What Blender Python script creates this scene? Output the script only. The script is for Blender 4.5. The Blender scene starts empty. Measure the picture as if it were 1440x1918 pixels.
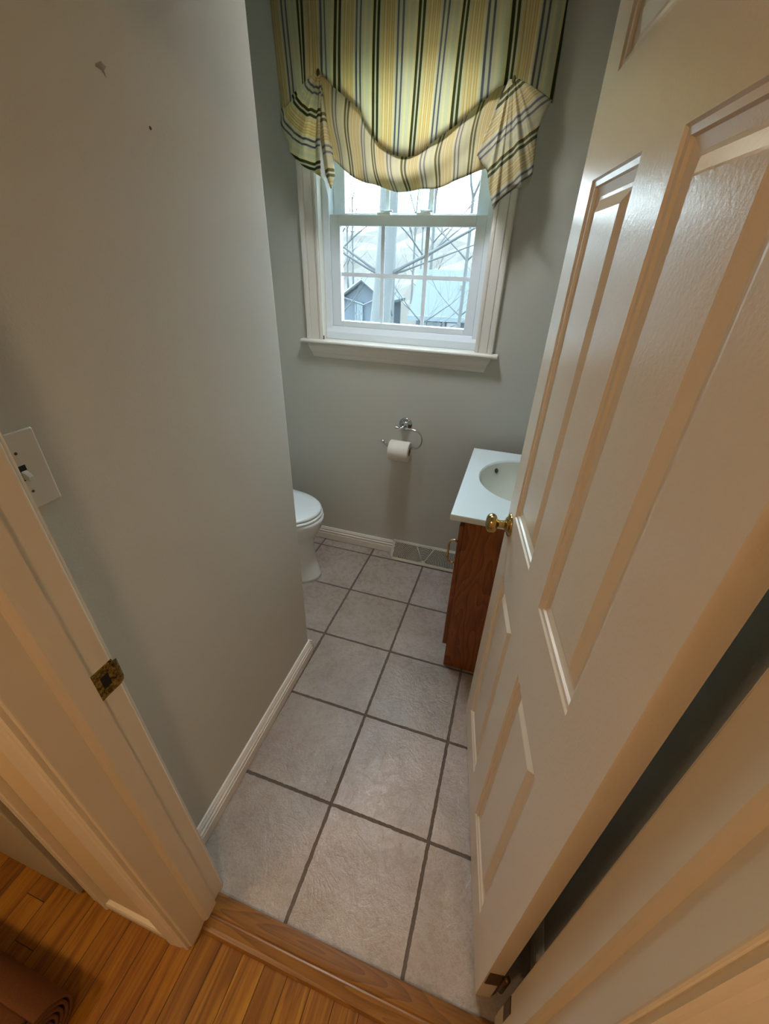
import bpy, bmesh, math, random
from mathutils import Vector, Matrix
random.seed(7)
C = bpy.context.scene.collection
PI = math.pi

# ---------------------------------------------------------------- helpers
def lin(h):
    h = h.lstrip('#'); r = []
    for i in (0, 2, 4):
        c = int(h[i:i+2], 16) / 255
        r.append(c/12.92 if c <= .04045 else ((c+.055)/1.055)**2.4)
    return (*r, 1)

class MB:
    """collects geometry, builds ONE mesh object"""
    def __init__(s): s.v = []; s.f = []; s.uv = {}
    def add(s, verts, faces, uvs=None):
        b = len(s.v); s.v += [tuple(p) for p in verts]
        for k, f in enumerate(faces):
            s.f.append(tuple(i+b for i in f))
        if uvs:
            for i, u in enumerate(uvs): s.uv[b+i] = u
        return s
    def box(s, x0, x1, y0, y1, z0, z1, M=None):
        vs = [Vector((x, y, z)) for x in (x0, x1) for y in (y0, y1) for z in (z0, z1)]
        if M: vs = [M @ p for p in vs]
        return s.add(vs, [(0,1,3,2), (4,6,7,5), (0,4,5,1), (2,3,7,6), (0,2,6,4), (1,5,7,3)])
    def prism(s, poly, z0, z1):
        n = len(poly)
        vs = [(x, y, z0) for x, y in poly] + [(x, y, z1) for x, y in poly]
        return s.add(vs, [tuple(range(n))[::-1], tuple(range(n, 2*n))] + [(i, (i+1) % n, n+(i+1) % n, n+i) for i in range(n)])
    def sweep(s, prof, p0, p1, nrm, up=(0,0,1)):
        """closed profile [(d,h)] with d along nrm and h along up, swept straight p0->p1"""
        p0, p1, nrm, up = Vector(p0), Vector(p1), Vector(nrm).normalized(), Vector(up)
        n = len(prof); vs = [p + nrm*d + up*h for p in (p0, p1) for d, h in prof]
        return s.add(vs, [tuple(range(n)), tuple(range(n, 2*n))[::-1]] + [(i, n+i, n+(i+1) % n, (i+1) % n) for i in range(n)])
    def tube(s, pts, r, n=8, cap=True):
        pts = [Vector(p) for p in pts]; rs = r if isinstance(r, (list, tuple)) else [r]*len(pts)
        vs = []; fs = []; prev = None
        for i, p in enumerate(pts):
            t = (pts[min(i+1, len(pts)-1)] - pts[max(i-1, 0)]).normalized()
            a = prev if prev is not None else (Vector((0,0,1)) if abs(t.z) < .9 else Vector((1,0,0)))
            a = (a - t*a.dot(t)).normalized(); prev = a; b = t.cross(a)
            for k in range(n):
                q = 2*PI*k/n; vs.append(p + (a*math.cos(q) + b*math.sin(q))*rs[i])
        for i in range(len(pts)-1):
            for k in range(n):
                fs.append((i*n+k, i*n+(k+1) % n, (i+1)*n+(k+1) % n, (i+1)*n+k))
        if cap: fs += [tuple(range(n))[::-1], tuple(range((len(pts)-1)*n, len(pts)*n))]
        return s.add(vs, fs)
    def lathe(s, prof, o, d, n=32, sx=1.0):
        """prof [(r,h)], h along d from o; sx squashes one radial axis"""
        o, d = Vector(o), Vector(d).normalized()
        a = Vector((0,0,1)) if abs(d.z) < .9 else Vector((1,0,0)); a = (a - d*a.dot(d)).normalized(); b = d.cross(a)
        vs = []; fs = []
        for r, h in prof:
            for k in range(n):
                q = 2*PI*k/n; vs.append(o + d*h + a*math.cos(q)*r + b*math.sin(q)*r*sx)
        for i in range(len(prof)-1):
            for k in range(n): fs.append((i*n+k, i*n+(k+1) % n, (i+1)*n+(k+1) % n, (i+1)*n+k))
        if prof[0][0] > 1e-4: fs.append(tuple(range(n))[::-1])
        if prof[-1][0] > 1e-4: fs.append(tuple(range((len(prof)-1)*n, len(prof)*n)))
        return s.add(vs, fs)
    def loft(s, secs, cap=True):
        n = len(secs[0]); vs = [p for sec in secs for p in sec]; fs = []
        for i in range(len(secs)-1):
            for k in range(n): fs.append((i*n+k, i*n+(k+1) % n, (i+1)*n+(k+1) % n, (i+1)*n+k))
        if cap: fs += [tuple(range(n))[::-1], tuple(range((len(secs)-1)*n, len(secs)*n))]
        return s.add(vs, fs)
    def build(s, name, mat, parent=None, smooth=False, bevel=0, seg=2, fixn=True, angle=None):
        me = bpy.data.meshes.new(name); me.from_pydata(s.v, [], s.f); me.update()
        if s.uv:
            l = me.uv_layers.new(name='UVMap')
            for lp in me.loops: l.data[lp.index].uv = s.uv.get(lp.vertex_index, (0, 0))
        if fixn:
            bm = bmesh.new(); bm.from_mesh(me); bmesh.ops.recalc_face_normals(bm, faces=bm.faces)
            if angle:
                for e in bm.edges: e.smooth = e.calc_face_angle(0) < angle
            bm.to_mesh(me); bm.free()
        if smooth or angle: me.polygons.foreach_set('use_smooth', [True]*len(me.polygons))
        me.materials.append(mat)
        o = bpy.data.objects.new(name, me); C.objects.link(o)
        if parent: o.parent = parent
        if bevel:
            m = o.modifiers.new('bevel', 'BEVEL'); m.width = bevel; m.segments = seg; m.limit_method = 'ANGLE'; m.angle_limit = math.radians(40)
            m.harden_normals = False
        return o

def empty(name, loc=(0,0,0), rz=0):
    o = bpy.data.objects.new(name, None); C.objects.link(o); o.location = loc; o.rotation_euler = (0, 0, rz); o.empty_display_size = .1
    return o
def tag(o, label=None, cat=None, group=None, kind=None):
    if label: o['label'] = label
    if cat: o['category'] = cat
    if group: o['group'] = group
    if kind: o['kind'] = kind
    return o
def copy_tree(o, parent=None):
    c = o.copy(); C.objects.link(c)
    if parent: c.parent = parent
    for ch in [x for x in bpy.data.objects if x.parent == o]: copy_tree(ch, c)
    return c

# ---------------------------------------------------------------- materials
class NT:
    def __init__(s, name):
        s.m = bpy.data.materials.new(name); s.m.use_nodes = True; s.t = s.m.node_tree
        s.b = s.t.nodes['Principled BSDF']; s.out = s.t.nodes['Material Output']
    def n(s, typ, **kw):
        nd = s.t.nodes.new(typ)
        for k, v in kw.items():
            if k.startswith('_'): setattr(nd, k[1:], v)
            else: nd.inputs[k.replace('__', ' ')].default_value = v
        return nd
    def l(s, a, b): s.t.links.new(a, b)
    def math(s, op, a, b=None, c=None):
        nd = s.t.nodes.new('ShaderNodeMath'); nd.operation = op
        for i, x in enumerate((a, b, c)):
            if x is None: continue
            if isinstance(x, (int, float)): nd.inputs[i].default_value = x
            else: s.l(x, nd.inputs[i])
        return nd.outputs[0]
    def mix(s, fac, a, b, blend='MIX'):
        nd = s.t.nodes.new('ShaderNodeMix'); nd.data_type = 'RGBA'; nd.blend_type = blend
        for i, x in ((0, fac), (6, a), (7, b)):
            if isinstance(x, (int, float, tuple)): nd.inputs[i].default_value = x
            else: s.l(x, nd.inputs[i])
        return nd.outputs[2]
    def ramp(s, fac, stops, interp='LINEAR'):
        nd = s.t.nodes.new('ShaderNodeValToRGB'); nd.color_ramp.interpolation = interp
        e = nd.color_ramp.elements
        while len(e) < len(stops): e.new(.5)
        for i, (p, c) in enumerate(stops): e[i].position = p; e[i].color = c
        s.l(fac, nd.inputs[0]); return nd.outputs[0]
    def coord(s, kind='Object', scale=(1,1,1)):
        tc = s.t.nodes.new('ShaderNodeTexCoord'); mp = s.t.nodes.new('ShaderNodeMapping'); mp.inputs['Scale'].default_value = scale
        s.l(tc.outputs[kind], mp.inputs[0]); return mp.outputs[0]
    def noise(s, vec, scale, detail=4, rough=.5, dist=0):
        nd = s.n('ShaderNodeTexNoise', Scale=scale, Detail=detail, Roughness=rough, Distortion=dist); s.l(vec, nd.inputs['Vector']); return nd
    def bump(s, h, strength=.3, dist=.002, normal=None):
        nd = s.n('ShaderNodeBump', Strength=strength, Distance=dist); s.l(h, nd.inputs['Height'])
        if normal: s.l(normal, nd.inputs['Normal'])
        return nd.outputs[0]

def plain(name, col, rough=.5, metal=0, bump=0, bscale=200, spec=.5, var=0, coat=0):
    t = NT(name); t.b.inputs['Base Color'].default_value = lin(col); t.b.inputs['Roughness'].default_value = rough
    t.b.inputs['Metallic'].default_value = metal; t.b.inputs['Specular IOR Level'].default_value = spec
    t.b.inputs['Coat Weight'].default_value = coat
    if bump or var:
        v = t.coord()
        nz = t.noise(v, bscale, 3)
        if bump: t.l(t.bump(nz.outputs[0], bump, .002), t.b.inputs['Normal'])
        if var:
            n2 = t.noise(v, 3.0, 4); c = lin(col)
            t.l(t.mix(n2.outputs[0], (c[0]*(1-var), c[1]*(1-var), c[2]*(1-var), 1), (min(1, c[0]*(1+var)), min(1, c[1]*(1+var)), min(1, c[2]*(1+var)), 1)), t.b.inputs['Base Color'])
    return t.m

M = {}
M['wall'] = plain('greige wall paint', '#babab1', .55, bump=.12, bscale=260, var=.02, spec=.35)
M['hallwall'] = plain('cream hall paint', '#cbb996', .5, bump=.1, bscale=260, var=.02)
M['ceil'] = plain('ceiling paint', '#dcd9cf', .8)
M['trim'] = plain('white trim paint', '#d6d2c8', .32, bump=.05, bscale=60, var=.02)
M['jamb'] = plain('cream jamb paint', '#cdc3ae', .35, bump=.08, bscale=50, var=.05)
M['door'] = plain('off white door paint', '#d3c8b6', .27, bump=.16, bscale=170, var=.015, spec=.6)
M['vinyl'] = plain('white vinyl', '#dde6ec', .35)
M['porc'] = plain('white porcelain', '#d5dcdc', .12, spec=.6, coat=.3)
M['seat'] = plain('white seat plastic', '#dfe8ea', .18, spec=.5)
M['marble'] = plain('white cultured marble', '#d8e4e4', .15, spec=.5)
M['basin'] = plain('bone basin', '#c9cdc0', .14, spec=.5)
M['chrome'] = plain('chrome', '#c8cacc', .12, 1)
M['brass'] = plain('polished brass', '#b89c60', .16, 1)
M['handle'] = plain('pale brass', '#d2c08c', .25, 1)
M['bronze'] = plain('aged bronze hinge', '#5c4420', .45, .8)
M['paper'] = plain('toilet paper', '#d8d3c8', .95, bump=.3, bscale=500)
M['card'] = plain('cardboard tube', '#7d6245', .9)
M['plate'] = plain('white switch plastic', '#c9c6bb', .35)
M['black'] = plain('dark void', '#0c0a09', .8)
M['register'] = plain('beige register enamel', '#b9b4a2', .4)
M['drain'] = plain('dark metal hole', '#4a443c', .4, .6)
M['mark'] = plain('torn drywall mark', '#8a877c', .9)
M['greydoor'] = plain('grey cream door paint', '#a39b84', .4, bump=.1, bscale=150)
M['mirror'] = plain('lamp metal', '#b0a890', .4, 1)

def emis(name, col, s):
    t = NT(name); t.b.inputs['Base Color'].default_value = lin(col); t.b.inputs['Emission Color'].default_value = lin(col); t.b.inputs['Emission Strength'].default_value = s
    return t.m

# tile floor: 0.33 m grid
def m_tile():
    t = NT('beige stone tile with dark grout'); v = t.coord()
    sep = t.n('ShaderNodeSeparateXYZ'); wob = t.noise(v, 55, 2)
    t.l(v, sep.inputs[0])
    def edge(o, k):
        w = t.math('MULTIPLY', t.math('SUBTRACT', wob.outputs[0], .5), .006)
        q = t.math('FRACT', t.math('DIVIDE', t.math('ADD', t.math('ADD', o, w), 3.3), .33))
        return t.math('MULTIPLY', t.math('MINIMUM', q, t.math('SUBTRACT', 1, q)), .33)
    d = t.math('MINIMUM', edge(sep.outputs[0], 0), edge(sep.outputs[1], 1))
    tile = t.n('ShaderNodeMapRange', _interpolation_type='SMOOTHSTEP'); tile.inputs['From Min'].default_value = .0038; tile.inputs['From Max'].default_value = .0056; t.l(d, tile.inputs[0])
    # per tile id
    idv = t.n('ShaderNodeCombineXYZ')
    t.l(t.math('FLOOR', t.math('DIVIDE', sep.outputs[0], .33)), idv.inputs[0]); t.l(t.math('FLOOR', t.math('DIVIDE', sep.outputs[1], .33)), idv.inputs[1])
    wn = t.n('ShaderNodeTexWhiteNoise'); t.l(idv.outputs[0], wn.inputs[0])
    off = t.n('ShaderNodeVectorMath', _operation='MULTIPLY_ADD'); t.l(wn.outputs['Color'], off.inputs[0]); off.inputs[1].default_value = (9, 9, 9); t.l(v, off.inputs[2])
    n1 = t.noise(off.outputs[0], 5, 6, .6, .6); n2 = t.noise(off.outputs[0], 38, 5, .65)
    c = t.ramp(n1.outputs[0], [(.25, lin('#8d8175')), (.5, lin('#a5998d')), (.75, lin('#b5aca2'))])
    c = t.mix(t.math('MULTIPLY', n2.outputs[0], .35), c, lin('#8f8378'))
    c = t.mix(t.math('MULTIPLY', wn.outputs['Value'], .16), c, lin('#7f7365')); n3 = t.noise(off.outputs[0], 170, 3, .7); sp_ = t.n('ShaderNodeMapRange'); sp_.inputs['From Min'].default_value = .45; sp_.inputs['From Max'].default_value = .75; t.l(n3.outputs[0], sp_.inputs[0]); c = t.mix(t.math('MULTIPLY', sp_.outputs[0], .45), c, lin('#776c62'))
    gn = t.noise(v, 90, 3)
    g = t.mix(gn.outputs[0], lin('#4a4037'), lin('#6a5f54'))
    t.l(t.mix(tile.outputs[0], g, c), t.b.inputs['Base Color'])
    rr = t.math('ADD', t.math('MULTIPLY', n2.outputs[0], .22), .17)
    t.l(t.math('ADD', rr, t.math('MULTIPLY', t.math('SUBTRACT', 1, tile.outputs[0]), .5)), t.b.inputs['Roughness'])
    # slate-like relief
    mus = t.noise(off.outputs[0], 7, 7, .62, 1.6)
    vein = t.math('SMOOTH_MIN', t.math('ABSOLUTE', t.math('SUBTRACT', mus.outputs[0], .5)), .05, .02)
    h = t.math('ADD', t.math('MULTIPLY', n2.outputs[0], .5), t.math('MULTIPLY', vein, 2.2))
    h = t.math('ADD', t.math('ADD', h, t.math('MULTIPLY', n1.outputs[0], .8)), t.math('MULTIPLY', n3.outputs[0], .22))
    b1 = t.bump(h, .7, .004)
    b2 = t.bump(tile.outputs[0], .9, .0035, b1)
    t.l(b2, t.b.inputs['Normal']); t.b.inputs['Specular IOR Level'].default_value = .5
    return t.m
M['tile'] = m_tile()

def m_plank():
    t = NT('amber oak strip flooring'); v = t.coord(); sep = t.n('ShaderNodeSeparateXYZ'); t.l(v, sep.inputs[0])
    W = .064
    xi = t.math('FLOOR', t.math('DIVIDE', sep.outputs[0], W)); xf = t.math('FRACT', t.math('ADD', t.math('DIVIDE', sep.outputs[0], W), 40))
    w0 = t.n('ShaderNodeTexWhiteNoise', _noise_dimensions='1D'); t.l(xi, w0.inputs['W'])
    yy = t.math('ADD', t.math('DIVIDE', sep.outputs[1], .85), t.math('MULTIPLY', w0.outputs['Value'], 3)); yi = t.math('FLOOR', yy); yf = t.math('FRACT', yy)
    cv = t.n('ShaderNodeCombineXYZ'); t.l(xi, cv.inputs[0]); t.l(yi, cv.inputs[1])
    wn = t.n('ShaderNodeTexWhiteNoise'); t.l(cv.outputs[0], wn.inputs[0])
    off = t.n('ShaderNodeVectorMath', _operation='MULTIPLY_ADD'); t.l(wn.outputs['Color'], off.inputs[0]); off.inputs[1].default_value = (5, 5, 5)
    mp = t.n('ShaderNodeMapping'); mp.inputs['Scale'].default_value = (9, .55, 1); t.l(v, mp.inputs[0]); t.l(mp.outputs[0], off.inputs[2])
    n1 = t.noise(off.outputs[0], 3.2, 6, .65, 1.2); n2 = t.noise(off.outputs[0], 16, 3, .6)
    c = t.ramp(n1.outputs[0], [(.3, lin('#54300a')), (.46, lin('#8a5812')), (.6, lin('#a97620')), (.78, lin('#6c400b'))])
    c = t.mix(t.math('MULTIPLY', wn.outputs['Value'], .7), c, lin('#693c0c'))
    c = t.mix(t.math('MULTIPLY', n2.outputs[0], .25), c, lin('#4c260a'))
    ex = t.math('MULTIPLY', t.math('MINIMUM', xf, t.math('SUBTRACT', 1, xf)), W); ey = t.math('MULTIPLY', t.math('MINIMUM', yf, t.math('SUBTRACT', 1, yf)), .85)
    e = t.math('MINIMUM', ex, ey)
    mr = t.n('ShaderNodeMapRange'); mr.inputs['From Min'].default_value = .0003; mr.inputs['From Max'].default_value = .0013; t.l(e, mr.inputs[0])
    t.l(t.mix(mr.outputs[0], lin('#1c0d04'), c), t.b.inputs['Base Color'])
    t.b.inputs['Roughness'].default_value = .33
    t.l(t.bump(t.math('ADD', mr.outputs[0], t.math('MULTIPLY', n2.outputs[0], .15)), .5, .0012), t.b.inputs['Normal'])
    return t.m
M['plank'] = m_plank()

def m_wood(name, c0, c1, c2, axis='z', rough=.35, sc=1.0):
    t = NT(name)
    s = {'z': (14, 14, 1.1), 'x': (.9, 22, 22)}[axis]
    v = t.coord('Object', s); n0 = t.noise(v, 1.1*sc, 3, .5, .4)
    warp = t.noise(t.coord('Object', {'z': (5, 5, 1.3), 'x': (.8, 9, 9)}[axis]), 1.3, 2, .5); wv = t.n('ShaderNodeTexWave', _wave_type='RINGS', Scale=.35*sc, Distortion=9, Detail=3); wv.inputs['Detail Scale'].default_value = .5; t.l(warp.outputs['Color'], wv.inputs['Vector'])
    wv = t.n('ShaderNodeMath', _operation='FRACT'); t.l(t.math('MULTIPLY', warp.outputs[0], 16), wv.inputs[0])
    n2 = t.noise(v, 9*sc, 4, .6)
    f = t.math('ADD', t.math('MULTIPLY', wv.outputs[0], .35), t.math('MULTIPLY', n2.outputs[0], .6))
    c = t.ramp(f, [(.2, lin(c0)), (.5, lin(c1)), (.85, lin(c2))])
    c = t.mix(t.math('MULTIPLY', n0.outputs[0], .4), c, lin(c0))
    t.l(c, t.b.inputs['Base Color']); t.b.inputs['Roughness'].default_value = rough
    t.l(t.bump(f, .15, .001), t.b.inputs['Normal'])
    return t.m
M['oak'] = m_wood('stained oak', '#653518', '#8f5224', '#a56631')
M['saddle'] = m_wood('oak saddle', '#603d15', '#825620', '#936729', 'x', .3)

def m_strike():
    t = NT('worn brass strike plate'); v = t.coord()
    n = t.noise(v, 160, 4, .7); c = t.ramp(n.outputs[0], [(.38, lin('#2a1a0a')), (.5, lin('#7d6428')), (.75, lin('#b39a4e'))])
    t.l(c, t.b.inputs['Base Color']); t.b.inputs['Metallic'].default_value = .7; t.b.inputs['Roughness'].default_value = .4
    return t.m
M['strike'] = m_strike()

def m_mat():
    t = NT('red brown felt mat'); v = t.coord(); n = t.noise(v, 350, 2)
    t.l(t.mix(n.outputs[0], lin('#54300f'), lin('#6e431c')), t.b.inputs['Base Color']); t.b.inputs['Roughness'].default_value = .9
    t.l(t.bump(n.outputs[0], .4, .001), t.b.inputs['Normal']); return t.m
M['mat'] = m_mat(); M['matedge'] = plain('dark mat backing', '#2e1c14', .85)

def m_fabric(name, back=False, trans=.56, dull_col='#a08a62'):
    """striped cotton; UV.x runs across the stripes in metres"""
    t = NT(name); tc = t.n('ShaderNodeTexCoord'); sep = t.n('ShaderNodeSeparateXYZ'); t.l(tc.outputs['UV'], sep.inputs[0])
    P = .146
    f = t.math('FRACT', t.math('DIVIDE', t.math('ADD', sep.outputs[0], 10*P), P))
    green, pale, cream, yel, tan, blue = map(lin, ('#434a22', '#cfceb4', '#ddd4ac', '#dcc88e', '#c2a878', '#70707a'))
    st = [(0, green), (.06, pale), (.10, green), (.16, pale), (.21, yel), (.25, tan), (.265, cream), (.31, tan), (.325, yel), (.365, tan), (.38, cream),
          (.42, tan), (.435, yel), (.475, tan), (.49, cream), (.54, pale), (.57, blue), (.615, pale), (.68, blue), (.725, pale), (.79, cream), (.84, pale), (.93, cream)]
    col = t.ramp(f, st, 'CONSTANT')
    v = t.coord('Object'); n = t.noise(v, 600, 2); col = t.mix(t.math('MULTIPLY', n.outputs[0], .2), col, lin('#8e8460'))
    if back: col = t.mix(.28, col, lin(dull_col))  # dulls the folded-under cloth; on the tail it paints in fold shade
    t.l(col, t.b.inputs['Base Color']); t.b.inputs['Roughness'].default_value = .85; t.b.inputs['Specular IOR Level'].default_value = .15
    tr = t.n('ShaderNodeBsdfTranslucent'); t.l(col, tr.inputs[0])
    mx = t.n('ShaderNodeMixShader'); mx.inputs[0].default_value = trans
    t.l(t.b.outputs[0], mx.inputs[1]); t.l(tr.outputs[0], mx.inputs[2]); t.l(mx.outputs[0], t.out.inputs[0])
    wv = t.noise(v, 25, 3); t.l(t.bump(wv.outputs[0], .3, .004), t.b.inputs['Normal'])
    return t.m
M['fabric'] = m_fabric('striped valance cotton'); M['fold'] = m_fabric('striped valance cotton folded under', True, .3); M['tailshade'] = m_fabric('striped valance cotton with painted fold shade', True, .08, '#5f5038')  # tail copy is darkened in its colour to stand in for fold shade
def m_lining():
    t = NT('white valance lining'); t.b.inputs['Base Color'].default_value = lin('#d8dcd6'); t.b.inputs['Roughness'].default_value = .9
    tr = t.n('ShaderNodeBsdfTranslucent', Color=lin('#d8dcd6')); mx = t.n('ShaderNodeMixShader'); mx.inputs[0].default_value = .4
    t.l(t.b.outputs[0], mx.inputs[1]); t.l(tr.outputs[0], mx.inputs[2]); t.l(mx.outputs[0], t.out.inputs[0]); return t.m
M['lining'] = m_lining()

def m_glass():
    t = NT('window pane glass'); tr = t.n('ShaderNodeBsdfTransparent', Color=(.97, .985, 1, 1)); gl = t.n('ShaderNodeBsdfGlossy', Roughness=.02)
    fr = t.n('ShaderNodeFresnel', IOR=1.45); mx = t.n('ShaderNodeMixShader'); t.l(t.math('MULTIPLY', fr.outputs[0], .8), mx.inputs[0])
    t.l(tr.outputs[0], mx.inputs[1]); t.l(gl.outputs[0], mx.inputs[2]); t.l(mx.outputs[0], t.out.inputs[0]); return t.m
def m_haze(name, f):
    t = NT(name); tr = t.n('ShaderNodeBsdfTransparent', Color=(.97, .985, 1, 1)); gl = t.n('ShaderNodeBsdfGlossy', Roughness=.02)
    hz = t.n('ShaderNodeBsdfTranslucent', Color=(.82, .9, .97, 1)); m0 = t.n('ShaderNodeMixShader'); m0.inputs[0].default_value = f
    t.l(tr.outputs[0], m0.inputs[1]); t.l(hz.outputs[0], m0.inputs[2])
    fr = t.n('ShaderNodeFresnel', IOR=1.45); mx = t.n('ShaderNodeMixShader'); t.l(t.math('MULTIPLY', fr.outputs[0], .8), mx.inputs[0])
    t.l(m0.outputs[0], mx.inputs[1]); t.l(gl.outputs[0], mx.inputs[2]); t.l(mx.outputs[0], t.out.inputs[0]); return t.m
M['glass'] = m_haze('clear window pane', .0); M['hazyglass'] = m_haze('hazy window pane', .007)  # painted haze: translucent white mixed into the lower pane veils the view
M['bark'] = plain('grey bark', '#33302f', .9, bump=.8, bscale=14, var=.2)
M['twig'] = plain('dark twigs', '#262324', .9)
M['siding'] = plain('blue grey siding', '#2b2f37', .8, var=.1)
M['exttrim'] = plain('exterior trim', '#3c3f42', .6)
M['shingle'] = plain('grey shingles', '#1f2225', .9, bump=.6, bscale=30, var=.12)
M['extglass'] = plain('dark house glass', '#20262e', .15)
def m_brush():
    t = NT('dry winter scrub'); v = t.coord(); n = t.noise(v, 1.1, 8, .7); n2 = t.noise(v, 6, 6, .8)
    f = t.math('ADD', t.math('MULTIPLY', n.outputs[0], .5), t.math('MULTIPLY', n2.outputs[0], .5))
    t.l(t.ramp(f, [(.35, lin('#1c1615')), (.5, lin('#2a2019')), (.62, lin('#32241b')), (.75, lin('#221f1e'))]), t.b.inputs['Base Color']); t.b.inputs['Roughness'].default_value = 1
    return t.m
M['brush'] = m_brush()
M['ground'] = plain('winter lawn', '#201f1a', 1, var=.2)

# ---------------------------------------------------------------- room shell
CEIL = 2.44
YF = 1.402           # room face of the far (window) wall
XR = .985            # room face of the right wall
def struct(name, mb, mat, **kw): return tag(mb.build(name, mat, **kw), kind='structure')
# floors
struct('floor', MB().box(-1.0, 1.05, -.305, 1.56, -.06, 0), M['tile'])
struct('floor_hall', MB().box(-2.2, 2.6, -2.6, -.306, -.06, -.001), M['plank'])
# far wall with window opening
OX0, OX1, OZ0, OZ1 = -.300, .462, 1.200, 2.25
w = MB(); w.box(-1.05, OX0, YF, YF+.15, 0, CEIL); w.box(OX1, 1.10, YF, YF+.15, 0, CEIL); w.box(OX0, OX1, YF, YF+.15, 0, OZ0); w.box(OX0, OX1, YF, YF+.15, OZ1, CEIL)
struct('wall_far', w, M['wall'])
struct('wall_left', MB().prism([(-.004, -.29), (-.018, .535), (-.125, .535), (-.125, -.29)], 0, CEIL), M['wall'], bevel=.006, seg=3)
struct('wall_return', MB().box(-1.05, -.125, .415, .535, 0, CEIL), M['wall'])
struct('wall_alcove', MB().box(-1.05, -.93, .535, YF, 0, CEIL), M['wall'])
struct('wall_right', MB().box(XR, XR+.12, -.29, YF, 0, CEIL), M['wall'])
# partition wall with the doorway (rough opening .105 - .905)
w = MB(); w.box(-.20, .105, -.415, -.29, 0, CEIL); w.box(.905, 2.6, -.415, -.29, 0, CEIL); w.box(.105, .905, -.415, -.29, 2.075, CEIL)
struct('wall_partition', w, M['hallwall'])
w = MB(); w.box(-2.2, -.205, -.415, -.29, 2.1, CEIL); w.box(-2.2, -1.06, -.415, -.29, 0, 2.1)
struct('wall_partition_left', w, M['hallwall'])
struct('wall_hall_back', MB().box(-2.2, 2.6, -2.6, -2.48, 0, CEIL), M['hallwall'])
struct('wall_hall_left', MB().box(-2.32, -2.2, -2.6, -.29, 0, CEIL), M['hallwall'])
struct('wall_hall_right', MB().box(2.6, 2.72, -2.6, -.29, 0, CEIL), M['hallwall'])
struct('ceiling', MB().box(-2.32, 2.72, -2.6, YF+.15, CEIL, CEIL+.08), M['ceil'])

# baseboards
BB = [(0, .003), (.018, .003), (.018, .042), (.0125, .044), (.0125, .048), (.0165, .051), (.0165, .057), (.010, .060), (.010, .065), (.0125, .068), (.009, .073), (.006, .079), (0, .080)]
b = MB(); b.sweep(BB, (-.0045, -.272, 0), (-.0183, .535, 0), (1, 0.017, 0)); b.sweep(BB, (-.0183+.016, .535, 0), (-.93, .535, 0), (0, 1, 0))
struct('baseboard_left', b, M['trim'])
b = MB(); b.sweep([(d, h*1.08) for d, h in BB], (-.93, YF, 0), (.122, YF, 0), (0, -1, 0)); b.sweep([(d, h*1.08) for d, h in BB], (.530, YF, 0), (XR, YF, 0), (0, -1, 0))
struct('baseboard_far', b, M['trim'])
struct('baseboard_right', MB().sweep(BB, (XR, -.29, 0), (XR, .665, 0), (-1, 0, 0)), M['trim'])

# door frame: jambs, stops, casings (all painted trim)
J0, J1 = .125, .887
t1 = MB(); t1.box(.105, J0, -.418, -.287, 0, 2.05)
struct('trim_1', t1, M['jamb'], bevel=.004, seg=3)
struct('trim_2', MB().box(J1, .905, -.418, -.287, 0, 2.05), M['jamb'], bevel=.004, seg=3)
struct('trim_3', MB().box(J0, J1, -.418, -.287, 2.038, 2.075), M['jamb'], bevel=.003)
st = [(-.326, 0), (-.3275, .010), (-.360, .0105), (-.366, .007), (-.370, 0)]
s1 = MB().add([(J0-.001 + (.001 if d == 0 else 0) + d, y, z) for z in (0.017, 2.038) for y, d in st], [(0,1,2,3,4), (9,8,7,6,5)] + [(i, (i+1) % 5, 5+(i+1) % 5, 5+i) for i in range(5)])
struct('trim_4', s1, M['jamb'])
s2 = MB().add([(J1 - d, y, z) for z in (0.017, 2.038) for y, d in st], [(0,1,2,3,4), (9,8,7,6,5)] + [(i, (i+1) % 5, 5+(i+1) % 5, 5+i) for i in range(5)])
struct('trim_5', s2, M['jamb'])
# casing profile (w across, t out of the wall)
CP = [(0, 0), (0, .009), (.004, .011), (.010, .011), (.014, .0085), (.020, .012), (.042, .015), (.052, .016), (.057, .014), (.057, 0)]
def casing(x, sgn, y, out, z1=2.11):
    mb = MB(); n = len(CP)
    vs = [(x + sgn*a, y + out*t, z) for z in (0, z1) for a, t in CP]
    return mb.add(vs, [tuple(range(n)), tuple(range(n, 2*n))] + [(i, (i+1) % n, n+(i+1) % n, n+i) for i in range(n)])
struct('trim_6', casing(.119, -1, -.29, 1), M['trim'])             # bathroom side, latch jamb
struct('trim_7', casing(.893, 1, -.29, 1), M['trim'])
struct('trim_8', casing(.118, -1, -.415, -1), M['jamb'])           # hall side
struct('trim_9', casing(.893, 1, -.415, -1), M['jamb'])
struct('trim_10', casing(-.198, 1, -.415, -1), M['jamb'])          # casing of the neighbouring doorway
b = MB(); b.sweep([(0, 0), (.012, 0), (.012, .028), (.009, .034), (0, .036)], (-.141, -.415, 0), (.061, -.415, 0), (0, -1, 0))
struct('baseboard_hall', b, M['jamb'])
struct('trim_11', MB().box(.06, .955, -.415, -.431, 2.05, 2.11), M['jamb'])
# this old jamb is out of plumb and leans a little towards the hall
for o_ in list(C.objects):
    if o_.name in ('trim_1', 'trim_4', 'trim_6', 'trim_8'):
        for v_ in o_.data.vertices: v_.co.y -= .0125*v_.co.z
# oak saddle
sad = [(-.3045, 0), (-.3045, .011), (-.309, .0135), (-.340, .0145), (-.3465, .0135), (-.350, .0105), (-.354, .0115), (-.372, .0095), (-.381, .006), (-.386, 0)]
n = len(sad)
struct('trim_12', MB().add([(x, y, z) for x in (.1255, .8865) for y, z in sad], [tuple(range(n)), tuple(range(n, 2*n))] + [(i, (i+1) % n, n+(i+1) % n, n+i) for i in range(n)]), M['saddle'])

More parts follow.
